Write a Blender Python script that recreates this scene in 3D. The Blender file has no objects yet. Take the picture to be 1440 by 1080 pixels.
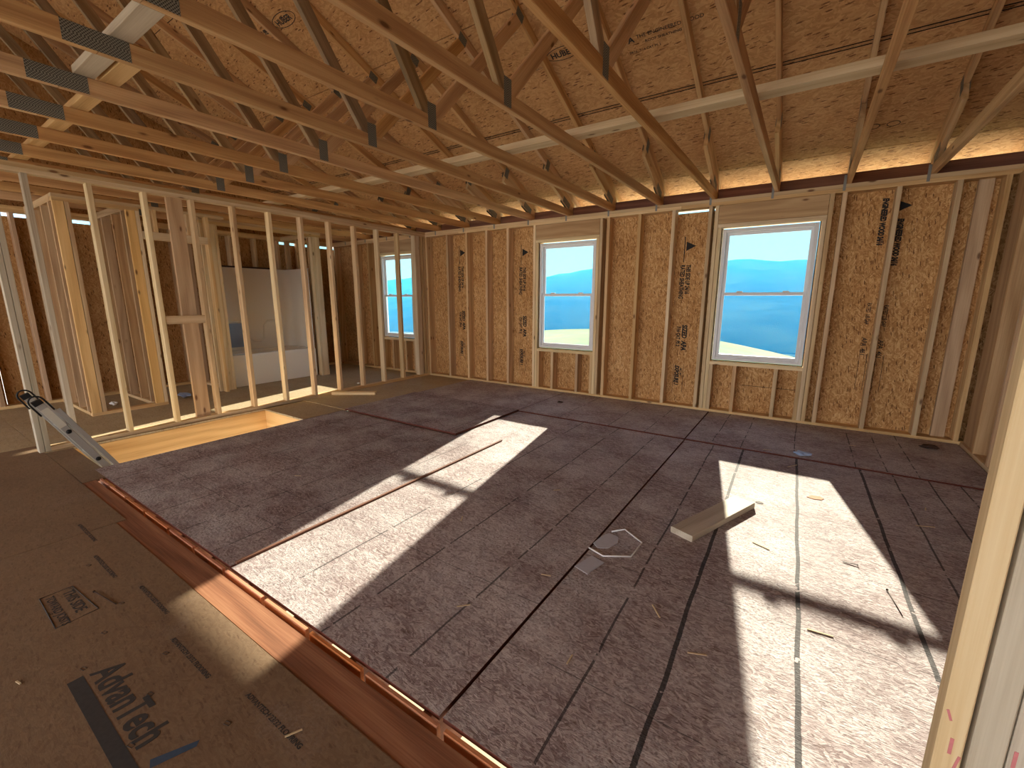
import bpy, bmesh, math, random
from mathutils import Matrix, Vector
random.seed(7)
scene = bpy.context.scene
C = scene.collection
WM = {}          # world matrix of everything placed
IN = 0.0254

# ------------------------------------------------------------------ materials
class NT:
    def __init__(s, name):
        s.m = bpy.data.materials.new(name); s.m.use_nodes = True
        s.t = s.m.node_tree; s.t.nodes.clear()
        s.out = s.n('ShaderNodeOutputMaterial')
    def n(s, typ, **kw):
        x = s.t.nodes.new(typ)
        for k, v in kw.items(): setattr(x, k, v)
        return x
    def l(s, a, b): s.t.links.new(a, b)
    def math(s, op, a, b=None, c=None, clamp=False):
        x = s.n('ShaderNodeMath', operation=op); x.use_clamp = clamp
        for i, v in enumerate((a, b, c)):
            if v is None: continue
            if isinstance(v, (int, float)): x.inputs[i].default_value = v
            else: s.l(v, x.inputs[i])
        return x.outputs[0]
    def mix(s, f, a, b, bt='MIX'):
        x = s.n('ShaderNodeMix', data_type='RGBA', blend_type=bt)
        for i, v in ((0, f), (6, a), (7, b)):
            if isinstance(v, (int, float)): x.inputs[i].default_value = v
            elif isinstance(v, tuple): x.inputs[i].default_value = (*v, 1) if len(v) == 3 else v
            else: s.l(v, x.inputs[i])
        return x.outputs[2]
    def ramp(s, f, stops, interp='LINEAR'):
        x = s.n('ShaderNodeValToRGB'); cr = x.color_ramp; cr.interpolation = interp
        while len(cr.elements) < len(stops): cr.elements.new(0.5)
        for e, (p, c) in zip(cr.elements, stops):
            e.position = p; e.color = (*c, 1) if len(c) == 3 else c
        s.l(f, x.inputs[0]); return x.outputs[0]
    def noise(s, vec, scale, detail=2, rough=.5, dist=0.0):
        x = s.n('ShaderNodeTexNoise'); x.inputs['Scale'].default_value = scale
        x.inputs['Detail'].default_value = detail; x.inputs['Roughness'].default_value = rough
        x.inputs['Distortion'].default_value = dist
        if vec is not None: s.l(vec, x.inputs['Vector'])
        return x
    def mapping(s, vec, scale=(1, 1, 1), rot=(0, 0, 0), loc=(0, 0, 0)):
        x = s.n('ShaderNodeMapping'); x.inputs['Scale'].default_value = scale
        x.inputs['Rotation'].default_value = rot; x.inputs['Location'].default_value = loc
        s.l(vec, x.inputs['Vector']); return x.outputs[0]
    def sep(s, v):
        x = s.n('ShaderNodeSeparateXYZ'); s.l(v, x.inputs[0]); return x.outputs
    def comb(s, a, b, c=0.0):
        x = s.n('ShaderNodeCombineXYZ')
        for i, v in enumerate((a, b, c)):
            if isinstance(v, (int, float)): x.inputs[i].default_value = v
            else: s.l(v, x.inputs[i])
        return x.outputs[0]
    def diffuse(s, col):
        p = s.n('ShaderNodeBsdfDiffuse'); s.l(col, p.inputs['Color']); s.l(p.outputs[0], s.out.inputs[0])
    def principled(s, col, rough=.8, bump=None, bstr=.3, metal=0.0, spec=.3, bdist=.004):
        p = s.n('ShaderNodeBsdfPrincipled')
        if isinstance(col, tuple): p.inputs['Base Color'].default_value = (*col, 1)
        else: s.l(col, p.inputs['Base Color'])
        if isinstance(rough, (int, float)): p.inputs['Roughness'].default_value = rough
        else: s.l(rough, p.inputs['Roughness'])
        p.inputs['Metallic'].default_value = metal
        p.inputs['Specular IOR Level'].default_value = spec
        if bump is not None:
            b = s.n('ShaderNodeBump'); b.inputs['Strength'].default_value = bstr
            b.inputs['Distance'].default_value = bdist
            s.l(bump, b.inputs['Height']); s.l(b.outputs[0], p.inputs['Normal'])
        s.l(p.outputs[0], s.out.inputs[0]); return p

def S(r, g, b):      # sRGB 0-255 to linear
    f = lambda c: (c/255/12.92) if c/255 <= .04045 else ((c/255+.055)/1.055)**2.4
    return (f(r), f(g), f(b))

def wood(name, light, mid, dark, knots=True, grain=1.0, rough=.75, weather=0.0):
    t = NT(name)
    tc = t.n('ShaderNodeTexCoord'); oi = t.n('ShaderNodeObjectInfo')
    off = t.math('MULTIPLY', oi.outputs['Random'], 37.0)
    v = t.n('ShaderNodeVectorMath', operation='ADD'); t.l(tc.outputs['Object'], v.inputs[0])
    t.l(t.comb(off, off, t.math('MULTIPLY', off, 1.7)), v.inputs[1]); v = v.outputs[0]
    warp = t.noise(t.mapping(v, (.55, 4, 4)), 1.0, 2)
    x = t.sep(t.mapping(v, (0.25, 26, 26)))
    rings = t.math('ADD', t.math('ADD', x[1], x[2]), t.math('MULTIPLY', warp.outputs[0], 8.0*grain))
    rings = t.math('SINE', t.math('MULTIPLY', t.math('ADD', rings, t.math('MULTIPLY', x[0], 2)), 2.2))
    rings = t.math('MULTIPLY_ADD', rings, .5, .5)
    fine = t.noise(t.mapping(v, (3, 160, 160)), 1.0, 3, .6)
    f = t.math('ADD', t.math('MULTIPLY', rings, .30), t.math('MULTIPLY', fine.outputs[0], .75))
    big = t.noise(t.mapping(v, (.8, 3, 3)), 1.0, 2)
    f = t.math('ADD', f, t.math('MULTIPLY_ADD', big.outputs[0], .5, -.25))
    col = t.ramp(f, [(0.1, light), (.5, mid), (.95, dark)])
    tint = t.math('MULTIPLY_ADD', oi.outputs['Random'], .22, .88)
    hs = t.n('ShaderNodeHueSaturation'); t.l(col, hs.inputs['Color']); t.l(tint, hs.inputs['Value'])
    r2 = t.math('FRACT', t.math('MULTIPLY', oi.outputs['Random'], 7.31))
    t.l(t.math('MULTIPLY_ADD', r2, .2, .82), hs.inputs['Saturation'])
    t.l(t.math('MULTIPLY_ADD', t.math('FRACT', t.math('MULTIPLY', oi.outputs['Random'], 13.7)), .008, .496), hs.inputs['Hue'])
    col = hs.outputs[0]
    if weather:
        w = t.noise(t.mapping(v, (1.1, 7, 7)), 1.0, 3, .6)
        wf = t.math('MULTIPLY', t.math('GREATER_THAN', w.outputs[0], .53), weather)
        wf = t.math('MULTIPLY', t.ramp(w.outputs[0], [(.5, (0, 0, 0)), (.66, (1, 1, 1))]), weather)
        col = t.mix(wf, col, S(96, 88, 78))
    if knots:
        vo = t.n('ShaderNodeTexVoronoi', feature='F1'); vo.inputs['Scale'].default_value = 1.0
        t.l(t.mapping(v, (4.5, 12, 12)), vo.inputs['Vector'])
        kn = t.ramp(vo.outputs['Distance'], [(.09, (1, 1, 1)), (.14, (.4, .4, .4)), (.2, (0, 0, 0))])
        gate = t.math('GREATER_THAN', t.sep(vo.outputs['Color'])[0], .66)
        col = t.mix(t.math('MULTIPLY', t.math('MULTIPLY', kn, gate), .8), col, S(92, 52, 26))
    t.principled(col, rough, bump=fine.outputs[0], bstr=.15)
    return t.m

def osb(name, stops, darkc, plane='xz', scale=1.0, dirt=None, lines=None, contrast=1.0, aniso=0.35, rough=.85, bstr=.4, dark_amt=.9, base=0.0, extra=None):
    """strand board: long flat strands in several directions, a few dark ones"""
    t = NT(name)
    g = t.n('ShaderNodeNewGeometry')
    p = t.sep(g.outputs['Position'])
    ix = {'x': 0, 'y': 1, 'z': 2}
    uv = t.comb(p[ix[plane[0]]], p[ix[plane[1]]], 0.0)
    wn = t.noise(uv, 5*scale, 2)
    wv = t.n('ShaderNodeVectorMath', operation='SCALE'); t.l(wn.outputs['Color'], wv.inputs[0]); wv.inputs['Scale'].default_value = .03/scale
    ad = t.n('ShaderNodeVectorMath', operation='ADD'); t.l(uv, ad.inputs[0]); t.l(wv.outputs[0], ad.inputs[1]); uvw = ad.outputs[0]
    vals = []
    for i, (ang, sx, sy) in enumerate(((0.12, 15, 70), (-.55, 17, 80), (.75, 16, 75), (1.45, 20, 85))):
        mp = t.mapping(uvw, (1, 1, 1), (0, 0, ang), (i*3.3, i*1.7, 0))
        vo = t.n('ShaderNodeTexVoronoi', feature='F1', voronoi_dimensions='2D'); vo.inputs['Scale'].default_value = 1.0
        t.l(t.mapping(mp, (sx*scale, sy*scale, 1)), vo.inputs['Vector'])
        vals.append(t.sep(vo.outputs['Color'])[0])
    m1 = t.noise(uvw, 26*scale, 1).outputs[0]; m2 = t.noise(t.mapping(uvw, loc=(7, 3, 0)), 22*scale, 1).outputs[0]
    m3 = t.noise(t.mapping(uvw, loc=(17, 13, 0)), 20*scale, 1).outputs[0]
    a = t.mix(t.math('GREATER_THAN', m1, .5), vals[0], vals[1])
    b = t.mix(t.math('GREATER_THAN', m2, .5), vals[0], vals[2])
    c = t.mix(t.math('GREATER_THAN', m3, .5), a, b)
    c = t.mix(t.math('GREATER_THAN', t.noise(t.mapping(uvw, loc=(27, 1, 0)), 30*scale, 1).outputs[0], 1-aniso), c, vals[3])
    fine = t.noise(t.mapping(uvw, (30, 110, 1)), 1.0*scale, 3, .65)
    blot = t.noise(uv, 1.6, 3, .6)
    f = t.math('MULTIPLY_ADD', t.math('SUBTRACT', t.sep(c)[0], .5), .62*contrast, .5)
    f = t.math('ADD', f, t.math('MULTIPLY_ADD', fine.outputs[0], .5*contrast, -.25*contrast))
    f = t.math('ADD', f, t.math('MULTIPLY_ADD', blot.outputs[0], .5, -.25+base))
    col = t.ramp(f, stops)
    dk = t.n('ShaderNodeTexVoronoi', feature='F1', voronoi_dimensions='2D'); dk.inputs['Scale'].default_value = 1.0
    t.l(t.mapping(t.mapping(uvw, rot=(0, 0, .12)), (11*scale, 52*scale, 1)), dk.inputs['Vector'])
    dm = t.math('MULTIPLY', t.math('LESS_THAN', dk.outputs['Distance'], .3), t.math('GREATER_THAN', t.sep(dk.outputs['Color'])[1], .84))
    dm = t.math('MULTIPLY', dm, t.math('GREATER_THAN', fine.outputs[0], .44))
    col = t.mix(t.math('MULTIPLY', dm, dark_amt), col, darkc)
    if dirt:
        dn = t.noise(t.mapping(uv, loc=(3, 9, 0)), dirt[1], 5, .65)
        df = t.ramp(dn.outputs[0], [(dirt[2], (0, 0, 0)), (dirt[3], (1, 1, 1))])
        fn = t.noise(uv, 90, 3, .7)
        df = t.math('MULTIPLY', df, t.ramp(fn.outputs[0], [(.38, (0, 0, 0)), (.6, (1, 1, 1))]))
        col = t.mix(t.math('MULTIPLY', df, dirt[4]), col, dirt[0])
    if lines:
        wob = t.noise(uv, 2.2, 2).outputs[0]
        brk = t.noise(t.mapping(uv, loc=(5, 5, 0)), 7, 3, .7).outputs[0]
        for axis, pos, w, slope, strength, thr in lines:
            q = p[ix[plane[0]]] if axis == 'u' else p[ix[plane[1]]]
            r = p[ix[plane[1]]] if axis == 'u' else p[ix[plane[0]]]
            q = t.math('ADD', q, t.math('MULTIPLY', r, slope))
            q = t.math('ADD', q, t.math('MULTIPLY_ADD', wob, .02, -.01))
            acc = None
            for x0 in pos:
                d = t.math('ABSOLUTE', t.math('SUBTRACT', q, x0))
                acc = d if acc is None else t.math('MINIMUM', acc, d)
            ln = t.math('LESS_THAN', t.math('ADD', acc, t.math('MULTIPLY_ADD', fine.outputs[0], w*.9, -w*.45)), w)
            ln = t.math('MULTIPLY', ln, t.math('GREATER_THAN', brk, thr))
            col = t.mix(t.math('MULTIPLY', ln, strength), col, S(28, 30, 34))
    hgt = t.math('ADD', t.math('MULTIPLY', t.sep(c)[0], .6), fine.outputs[0])
    t.principled(col, rough, bump=hgt, bstr=bstr, spec=.25)
    return t.m

def plain(name, col, rough=.6, metal=0.0, spec=.4, noise=0.0, nscale=8, bstr=0):
    t = NT(name)
    if noise:
        tc = t.n('ShaderNodeTexCoord'); nz = t.noise(tc.outputs['Object'], nscale, 4, .6)
        c = t.mix(nz.outputs[0], tuple(x*(1-noise) for x in col), tuple(min(1, x*(1+noise)) for x in col))
        t.principled(c, rough, bump=nz.outputs[0] if bstr else None, bstr=bstr, metal=metal, spec=spec)
    else:
        t.principled(col, rough, metal=metal, spec=spec)
    return t.m

M = {}
M['stud'] = wood('stud_wood', S(228, 200, 154), S(210, 176, 126), S(176, 136, 88))
M['pale'] = wood('pale_wood', S(240, 220, 180), S(228, 202, 156), S(198, 166, 118))
M['truss'] = wood('truss_wood', S(224, 186, 132), S(202, 158, 104), S(160, 114, 68), grain=1.3)
M['web'] = wood('web_wood', S(186, 160, 122), S(160, 132, 94), S(118, 92, 62), weather=.55)
M['orange'] = wood('yellow_wood', S(236, 198, 140), S(222, 180, 118), S(192, 146, 88), rough=.6)
M['header'] = wood('header_wood', S(208, 176, 134), S(188, 152, 110), S(158, 122, 84), grain=1.5)
M['grey'] = wood('grey_wood', S(212, 202, 182), S(194, 182, 160), S(160, 146, 124))
M['red'] = wood('reddish_lumber', S(156, 104, 74), S(128, 80, 56), S(94, 54, 38), knots=False)
M['beam'] = wood('beam_wood', S(174, 122, 86), S(142, 90, 60), S(92, 56, 36), knots=False)
M['block'] = wood('orange_blocking', S(222, 150, 98), S(204, 126, 76), S(160, 90, 50), knots=False)
M['edge'] = plain('sealed_board_edge', S(92, 44, 34), .8)  # dark red sheet sides, their shade painted into the colour
wall_st = [(.1, S(140, 98, 58)), (.35, S(176, 130, 80)), (.55, S(196, 150, 98)), (.75, S(214, 174, 122)), (.95, S(230, 198, 150))]
M['osb_wall'] = osb('osb_wall', wall_st, S(104, 68, 40), 'zx', contrast=.85, scale=1.2, bstr=.25)
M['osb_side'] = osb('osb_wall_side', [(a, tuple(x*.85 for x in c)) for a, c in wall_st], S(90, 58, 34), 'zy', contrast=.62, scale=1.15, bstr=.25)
M['osb_roof'] = osb('osb_roof', [(.1, S(154, 112, 72)), (.35, S(186, 142, 96)), (.55, S(204, 160, 112)), (.78, S(216, 176, 128)), (.95, S(230, 198, 152))], S(92, 52, 32), 'xy', scale=1.0, aniso=.05, dark_amt=.8, contrast=.6, bstr=.25)
loose_st = [(.05, S(98, 80, 82)), (.35, S(138, 122, 122)), (.55, S(164, 150, 150)), (.8, S(196, 186, 186)), (.97, S(226, 222, 220))]
def loose(name, lines, **k):
    return osb(name, loose_st, S(104, 82, 74), 'xy', dirt=(S(226, 226, 228), 2.4, .42, .68, .65), lines=lines, contrast=.75, aniso=.06, rough=.8, bstr=.7, scale=1.7, dark_amt=.7, **k)
M['loose_f'] = loose('osb_floor_right', [('u', (5.19, 5.60, 6.03), .009, .02, .85, .36), ('u', (4.94, 6.23, 6.44, 6.62), .005, .02, .75, .42),
                                          ('v', (-1.45, -1.62, -2.44, -3.05, -3.62, -4.36), .0024, .0, .55, .44)])
M['loose_b'] = loose('osb_floor_mid', [('u', (3.62, 4.03, 4.43), .005, .0, .7, .44), ('v', (-1.75, -2.05, -2.46, -3.3, -4.1), .0028, .0, .5, .47)])
M['loose_a'] = loose('osb_floor_left', [('u', (1.3, 1.74, 2.2, 2.6, 3.0), .0045, .0, .65, .44), ('v', (-2.9, -3.3, -3.7, -4.1, -4.4), .0028, .0, .55, .47)], base=-.12)
M['loose_d'] = loose('osb_floor_back', [('u', (3.3, 3.9, 4.3, 4.94, 5.19, 5.6, 6.03, 6.23, 6.42), .0045, .0, .7, .46), ('v', (-.4, -.8), .003, .0, .5, .46)])
M['sub'] = osb('subfloor_brown', [(.1, S(92, 72, 56)), (.4, S(118, 96, 76)), (.65, S(132, 110, 88)), (.95, S(152, 130, 108))], S(84, 62, 48), 'xy', scale=1.8, contrast=.4, aniso=.2, rough=.6, bstr=.15, dark_amt=.4, dirt=(S(176, 168, 166), 1.6, .6, .8, .3))
M['sub2'] = osb('subfloor_tan', [(.1, S(140, 122, 96)), (.4, S(166, 148, 118)), (.65, S(182, 164, 134)), (.95, S(198, 182, 154))], S(94, 72, 54), 'xy', scale=1.5, contrast=.4, aniso=.2, rough=.75, bstr=.15, dark_amt=.4, dirt=(S(180, 176, 168), 1.8, .5, .75, .4))
M['sub3'] = osb('subfloor_new', [(.1, S(196, 176, 140)), (.5, S(222, 206, 174)), (.95, S(238, 226, 200))], S(150, 120, 84), 'xy', scale=1.2, contrast=.4)  # unseen floor behind the camera, made pale to bounce light upward
M['ink'] = plain('black_ink', S(34, 32, 32), .8)
M['inkf'] = plain('faded_ink', S(58, 56, 56), .8, noise=.35, nscale=60)
M['blueink'] = plain('blue_ink', S(60, 78, 100), .8, noise=.3, nscale=60)
M['pink'] = plain('pink_marker', S(206, 128, 130), .8, noise=.2, nscale=60)
M['vinyl'] = plain('white_vinyl', S(222, 222, 224), .4)
M['dark'] = plain('dark_gasket', S(60, 40, 30), .8)
M['felt'] = plain('roof_felt', S(28, 26, 26), .95)
M['siding'] = plain('house_siding', S(240, 238, 232), .7, noise=.04, nscale=3)  # unseen white cladding, added to bounce sunlight onto the eaves
M['tub'] = plain('tub_gelcoat', S(242, 240, 234), .22, spec=.5)
M['alu'] = plain('ladder_aluminium', S(176, 174, 168), .5, metal=.35)
M['black'] = plain('black_rubber', S(24, 24, 26), .6)
M['paper'] = plain('ladder_label', S(206, 202, 186), .7, noise=.06, nscale=40)
M['bluefilm'] = plain('blue_film', S(150, 170, 205), .3)  # plastic scraps, and the reflection painted on the tub surround
M['steel'] = plain('galvanised_steel', S(128, 128, 124), .5, metal=.2, noise=.15, nscale=40)
M['scrap'] = plain('grey_scrap', S(186, 186, 196), .5, noise=.12, nscale=30)
M['white'] = plain('white_paper', S(228, 228, 228), .7, noise=.05, nscale=20)
M['leaf'] = plain('dry_leaf', S(176, 110, 66), .8, noise=.3, nscale=80)
M['chip'] = plain('wood_chip', S(206, 186, 150), .8)
M['gravel'] = plain('pale_gravel', S(222, 214, 200), .95, noise=.08, nscale=2)  # unseen ground, made pale to bounce light up into the house
M['fasc'] = plain('primed_fascia', S(236, 234, 228), .6)  # unseen fascia, made white so the bounced eave glow is less yellow
M['concrete'] = plain('slab_concrete', S(190, 170, 140), .9, noise=.1, nscale=1)
def plate_mat():
    t = NT('truss_plate'); tc = t.n('ShaderNodeTexCoord'); o = t.sep(tc.outputs['Object'])
    a = t.math('SINE', t.math('MULTIPLY', o[0], 2*math.pi/.0125)); 
    row = t.math('MULTIPLY', o[1], 1/.0065)
    sh = t.math('MULTIPLY', t.math('MODULO', t.math('FLOOR', t.math('ABSOLUTE', row)), 2.0), math.pi)
    a = t.math('SINE', t.math('ADD', t.math('MULTIPLY', o[0], 2*math.pi/.0125), sh))
    b = t.math('ABSOLUTE', t.math('SINE', t.math('MULTIPLY', row, math.pi)))
    m = t.math('MULTIPLY', t.math('GREATER_THAN', a, .1), t.math('GREATER_THAN', b, .45))
    col = t.mix(m, S(136, 136, 128), S(40, 36, 30))
    t.principled(col, .6, metal=.0, spec=.3); return t.m
M['plate'] = plate_mat()
def glass_mat(name, tint):
    t = NT(name); tr = t.n('ShaderNodeBsdfTransparent'); tr.inputs[0].default_value = (*tint, 1)
    gl = t.n('ShaderNodeBsdfGlossy'); gl.inputs['Roughness'].default_value = .02
    mx = t.n('ShaderNodeMixShader'); fr = t.n('ShaderNodeFresnel'); fr.inputs[0].default_value = 1.12
    t.l(fr.outputs[0], mx.inputs[0]); t.l(tr.outputs[0], mx.inputs[1]); t.l(gl.outputs[0], mx.inputs[2])
    t.l(mx.outputs[0], t.out.inputs[0]); return t.m
M['glass'] = glass_mat('window_glass', (.93, .96, .97))
def field_mat():
    t = NT('field_grass'); g = t.n('ShaderNodeNewGeometry')
    n = t.noise(g.outputs['Position'], .02, 4, .6); n2 = t.noise(g.outputs['Position'], .7, 4, .7)
    far = t.ramp(t.math('MULTIPLY', t.sep(g.outputs['Position'])[1], .001), [(.0385, (0, 0, 0)), (.045, (1, 1, 1))])
    c = t.ramp(n.outputs[0], [(.35, S(118, 134, 104)), (.55, S(142, 150, 122)), (.7, S(108, 126, 98))])
    c = t.mix(.25, c, n2.outputs['Color'], 'OVERLAY')
    c = t.mix(far, c, t.ramp(n.outputs[0], [(.5, S(34, 52, 42)), (.6, S(110, 116, 88))]))
    t.diffuse(c); return t.m
M['field'] = field_mat()
def forest_mat():
    t = NT('forest'); g = t.n('ShaderNodeNewGeometry')
    n = t.noise(g.outputs['Position'], .03, 5, .6)
    t.diffuse(t.ramp(n.outputs[0], [(.35, S(26, 42, 36)), (.65, S(52, 68, 54))])); return t.m
M['forest'] = forest_mat()

# ------------------------------------------------------------------ building helpers
def link(o, parent=None, mw=Matrix()):
    C.objects.link(o); WM[o] = mw
    if parent is not None:
        o.parent = parent; o.matrix_local = WM[parent].inverted() @ mw
    else:
        o.matrix_world = mw
    return o

def empty(name, loc=(0, 0, 0), label=None, cat=None, group=None, kind=None, parent=None):
    o = bpy.data.objects.new(name, None); o.empty_display_size = .1
    link(o, parent, Matrix.Translation(loc)); tag(o, label, cat, group, kind); return o

def tag(o, label=None, cat=None, group=None, kind=None):
    for k, v in (('label', label), ('category', cat), ('group', group), ('kind', kind)):
        if v: o[k] = v
    return o

def mesh_obj(name, me, mat, parent=None, mw=Matrix()):
    if mat is not None and (not me.materials or me.materials[0] != mat):
        if me.users > 0 and me.materials:
            me = me.copy(); me.materials.clear()
        me.materials.append(mat)
    return link(bpy.data.objects.new(name, me), parent, mw)

CACHE = {}
def prism_mesh(L, w, t, ch=.003, bow=0.0):
    key = (round(L, 4), round(w, 4), round(t, 4), ch)
    if key in CACHE: return CACHE[key]
    c = min(ch, w*.2, t*.2); a, b = w/2, t/2
    prof = [(-a+c, -b), (a-c, -b), (a, -b+c), (a, b-c), (a-c, b), (-a+c, b), (-a, b-c), (-a, -b+c)]
    me = bpy.data.meshes.new('lumber')
    v = [(0, y, z) for y, z in prof] + [(L, y, z) for y, z in prof]
    f = [tuple(range(7, -1, -1)), tuple(range(8, 16))] + [(i, (i+1) % 8, 8+(i+1) % 8, 8+i) for i in range(8)]
    me.from_pydata(v, [], f); me.update()
    CACHE[key] = me; return me
MC = {}
def lumber(name, p0, p1, w, t, mat, parent=None, up=(0, 0, 1), ch=.003):
    """board from p0 to p1 (centre line); t is measured along 'up', w across"""
    p0 = Vector(p0); p1 = Vector(p1); x = (p1-p0); L = x.length; x.normalize()
    z = Vector(up); z = (z - x*z.dot(x)).normalized(); y = z.cross(x)
    mw = Matrix(((x.x, y.x, z.x, p0.x), (x.y, y.y, z.y, p0.y), (x.z, y.z, z.z, p0.z), (0, 0, 0, 1)))
    key = (round(L, 4), round(w, 4), round(t, 4), ch, mat.name)
    if key not in MC:
        me = prism_mesh(L, w, t, ch).copy(); me.materials.append(mat); MC[key] = me
    return link(bpy.data.objects.new(name, MC[key]), parent, mw)

def box(name, lo, hi, mat, parent=None, ch=0.002):
    """axis-aligned board, its length along its longest side"""
    d = [hi[i]-lo[i] for i in range(3)]; k = max(range(3), key=lambda i: d[i])
    c = [(hi[i]+lo[i])/2 for i in range(3)]
    p0 = list(c); p1 = list(c); p0[k] = lo[k]; p1[k] = hi[k]
    if k == 2: up = (1, 0, 0); t = d[0]; w = d[1]
    else: up = (0, 0, 1); t = d[2]; w = d[1-k]
    return lumber(name, p0, p1, w, t, mat, parent, up, ch)

def poly_obj(name, verts, faces, mat, parent=None, mw=Matrix(), smooth=False):
    me = bpy.data.meshes.new(name); me.from_pydata([tuple(v) for v in verts], [], faces); me.update()
    me.materials.append(mat)
    if smooth:
        for p in me.polygons: p.use_smooth = True
    return link(bpy.data.objects.new(name, me), parent, mw)

def extrude_outline(name, pts, z0, z1, mat, parent=None, mw=Matrix()):
    n = len(pts)
    v = [(x, y, z0) for x, y in pts] + [(x, y, z1) for x, y in pts]
    f = [tuple(range(n-1, -1, -1)), tuple(range(n, 2*n))] + [(i, (i+1) % n, n+(i+1) % n, n+i) for i in range(n)]
    return poly_obj(name, v, f, mat, parent, mw)

def tube(name, pts, r, mat, parent=None, closed=False, seg=8, mw=Matrix()):
    P = [Vector(p) for p in pts]; n = len(P); v = []; f = []
    up = Vector((0, 0, 1)); prev = None
    for i in range(n):
        a = P[i-1] if (i or closed) else P[i]; b = P[(i+1) % n] if (i < n-1 or closed) else P[i]
        d = (b-a).normalized()
        s = d.cross(up if prev is None else prev)
        if prev is None:
            if s.length < .1: s = d.cross(Vector((1, 0, 0)))
            nrm = s.normalized()
        else:
            nrm = (prev - d*prev.dot(d)).normalized()
        prev = nrm; bn = d.cross(nrm)
        for k in range(seg):
            a_ = 2*math.pi*k/seg
            v.append(P[i] + (nrm*math.cos(a_)+bn*math.sin(a_))*r)
    m = n if closed else n-1
    for i in range(m):
        for k in range(seg):
            j = (i+1) % n
            f.append((i*seg+k, i*seg+(k+1) % seg, j*seg+(k+1) % seg, j*seg+k))
    if not closed:
        f.append(tuple(range(seg-1, -1, -1))); f.append(tuple((n-1)*seg+k for k in range(seg)))
    return poly_obj(name, v, f, mat, parent, mw, smooth=True)

def text(name, s, size, mat, parent, mw, sx=1.0, shear=0.0, thick=.0004, bold=0.0, spacing=1.0):
    cu = bpy.data.curves.new(name, 'FONT'); cu.body = s; cu.size = size; cu.shear = shear
    cu.extrude = thick; cu.offset = bold; cu.space_character = spacing; cu.resolution_u = 3
    tmp = bpy.data.objects.new('tmp_text', cu)
    me = bpy.data.meshes.new_from_object(tmp); bpy.data.objects.remove(tmp); bpy.data.curves.remove(cu)
    me.transform(Matrix.Diagonal((sx, 1, 1, 1))); me.name = name
    me.materials.clear(); me.materials.append(mat)
    return link(bpy.data.objects.new(name, me), parent, mw)

def frame(origin, xdir, ydir):
    x = Vector(xdir).normalized(); y = Vector(ydir).normalized(); z = x.cross(y)
    o = Vector(origin)
    return Matrix(((x.x, y.x, z.x, o.x), (x.y, y.y, z.y, o.y), (x.z, y.z, z.z, o.z), (0, 0, 0, 1)))

# ------------------------------------------------------------------ camera
cam = bpy.data.cameras.new('camera'); co = bpy.data.objects.new('camera', cam); C.objects.link(co)
yaw, pitch, roll = math.radians(33.878), math.radians(-11.137), math.radians(.031)
fw = Vector((-math.sin(yaw)*math.cos(pitch), math.cos(yaw)*math.cos(pitch), math.sin(pitch)))
rt = Vector((math.cos(yaw), math.sin(yaw), 0)); upv = rt.cross(fw)
r2 = rt*math.cos(roll)+upv*math.sin(roll); u2 = -rt*math.sin(roll)+upv*math.cos(roll)
co.matrix_world = Matrix(((r2.x, u2.x, -fw.x, 5.561), (r2.y, u2.y, -fw.y, -5.608), (r2.z, u2.z, -fw.z, 1.359), (0, 0, 0, 1)))
cam.sensor_width = 36; cam.lens = 36*609.19/1440; cam.clip_start = .05; cam.clip_end = 5000
scene.camera = co

TOP = 2.467
# ------------------------------------------------------------------ FLOOR
floor = empty('floor', (3, -7, 0), kind='structure')
XL, XR, YB = -2.74, 7.05, -9.9
def slab(name, x0, x1, y0, y1, z1, th, mat, parent, ch=.0015):
    v = [(x0, y0, z1-th), (x1, y0, z1-th), (x1, y1, z1-th), (x0, y1, z1-th), (x0, y0, z1), (x1, y0, z1), (x1, y1, z1), (x0, y1, z1)]
    f = [(3, 2, 1, 0), (4, 5, 6, 7), (0, 1, 5, 4), (1, 2, 6, 5), (2, 3, 7, 6), (3, 0, 4, 7)]
    c = ((x0+x1)/2, (y0+y1)/2, z1-th)
    return poly_obj(name, [tuple(a-b for a, b in zip(p, c)) for p in v], f, mat, parent, Matrix.Translation(c))
slab('subfloor_panel', 2.16, 4.72, -6.6, -4.93, 0, .018, M['sub'], floor)
slab('subfloor_panel', -2.74, XR, YB, -6.603, 0, .018, M['sub3'], floor)  # pale panel added as a light reflector for the truss undersides
slab('subfloor_panel', -.31, 2.154, -6.6, -4.88, 0, .018, M['sub'], floor)
slab('subfloor_panel', 4.726, XR, -6.6, -4.93, 0, .018, M['sub'], floor)
slab('subfloor_panel', XL, -.316, -6.6, -4.88, 0, .018, M['sub2'], floor)
slab('subfloor_panel', XL, .035, -4.876, -2.44, 0, .018, M['sub2'], floor)
slab('subfloor_panel', XL, -.001, -2.436, .14, 0, .018, M['sub2'], floor)
slab('subfloor_panel', .0, .925, -2.96, -2.43, 0, .018, M['sub2'], floor)
slab('subfloor_panel', .0, .925, -2.42, .14, 0.002, .018, M['sub2'], floor)
slab('subfloor_panel', .04, 1.18, -4.876, -4.70, -.001, .018, M['sub'], floor)
beam = slab('floor_beam', 1.185, XR, -4.925, -4.80, -.004, .24, M['beam'], floor)
box('stair_header', (.0, -4.70, -.262), (.038, -2.92, -.02), M['orange'], floor)
box('stair_header', (.04, -2.955, -.262), (1.0, -2.917, -.02), M['orange'], floor)
box('stair_header', (.04, -4.74, -.262), (1.2, -4.70, -.02), M['orange'], floor)
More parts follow.
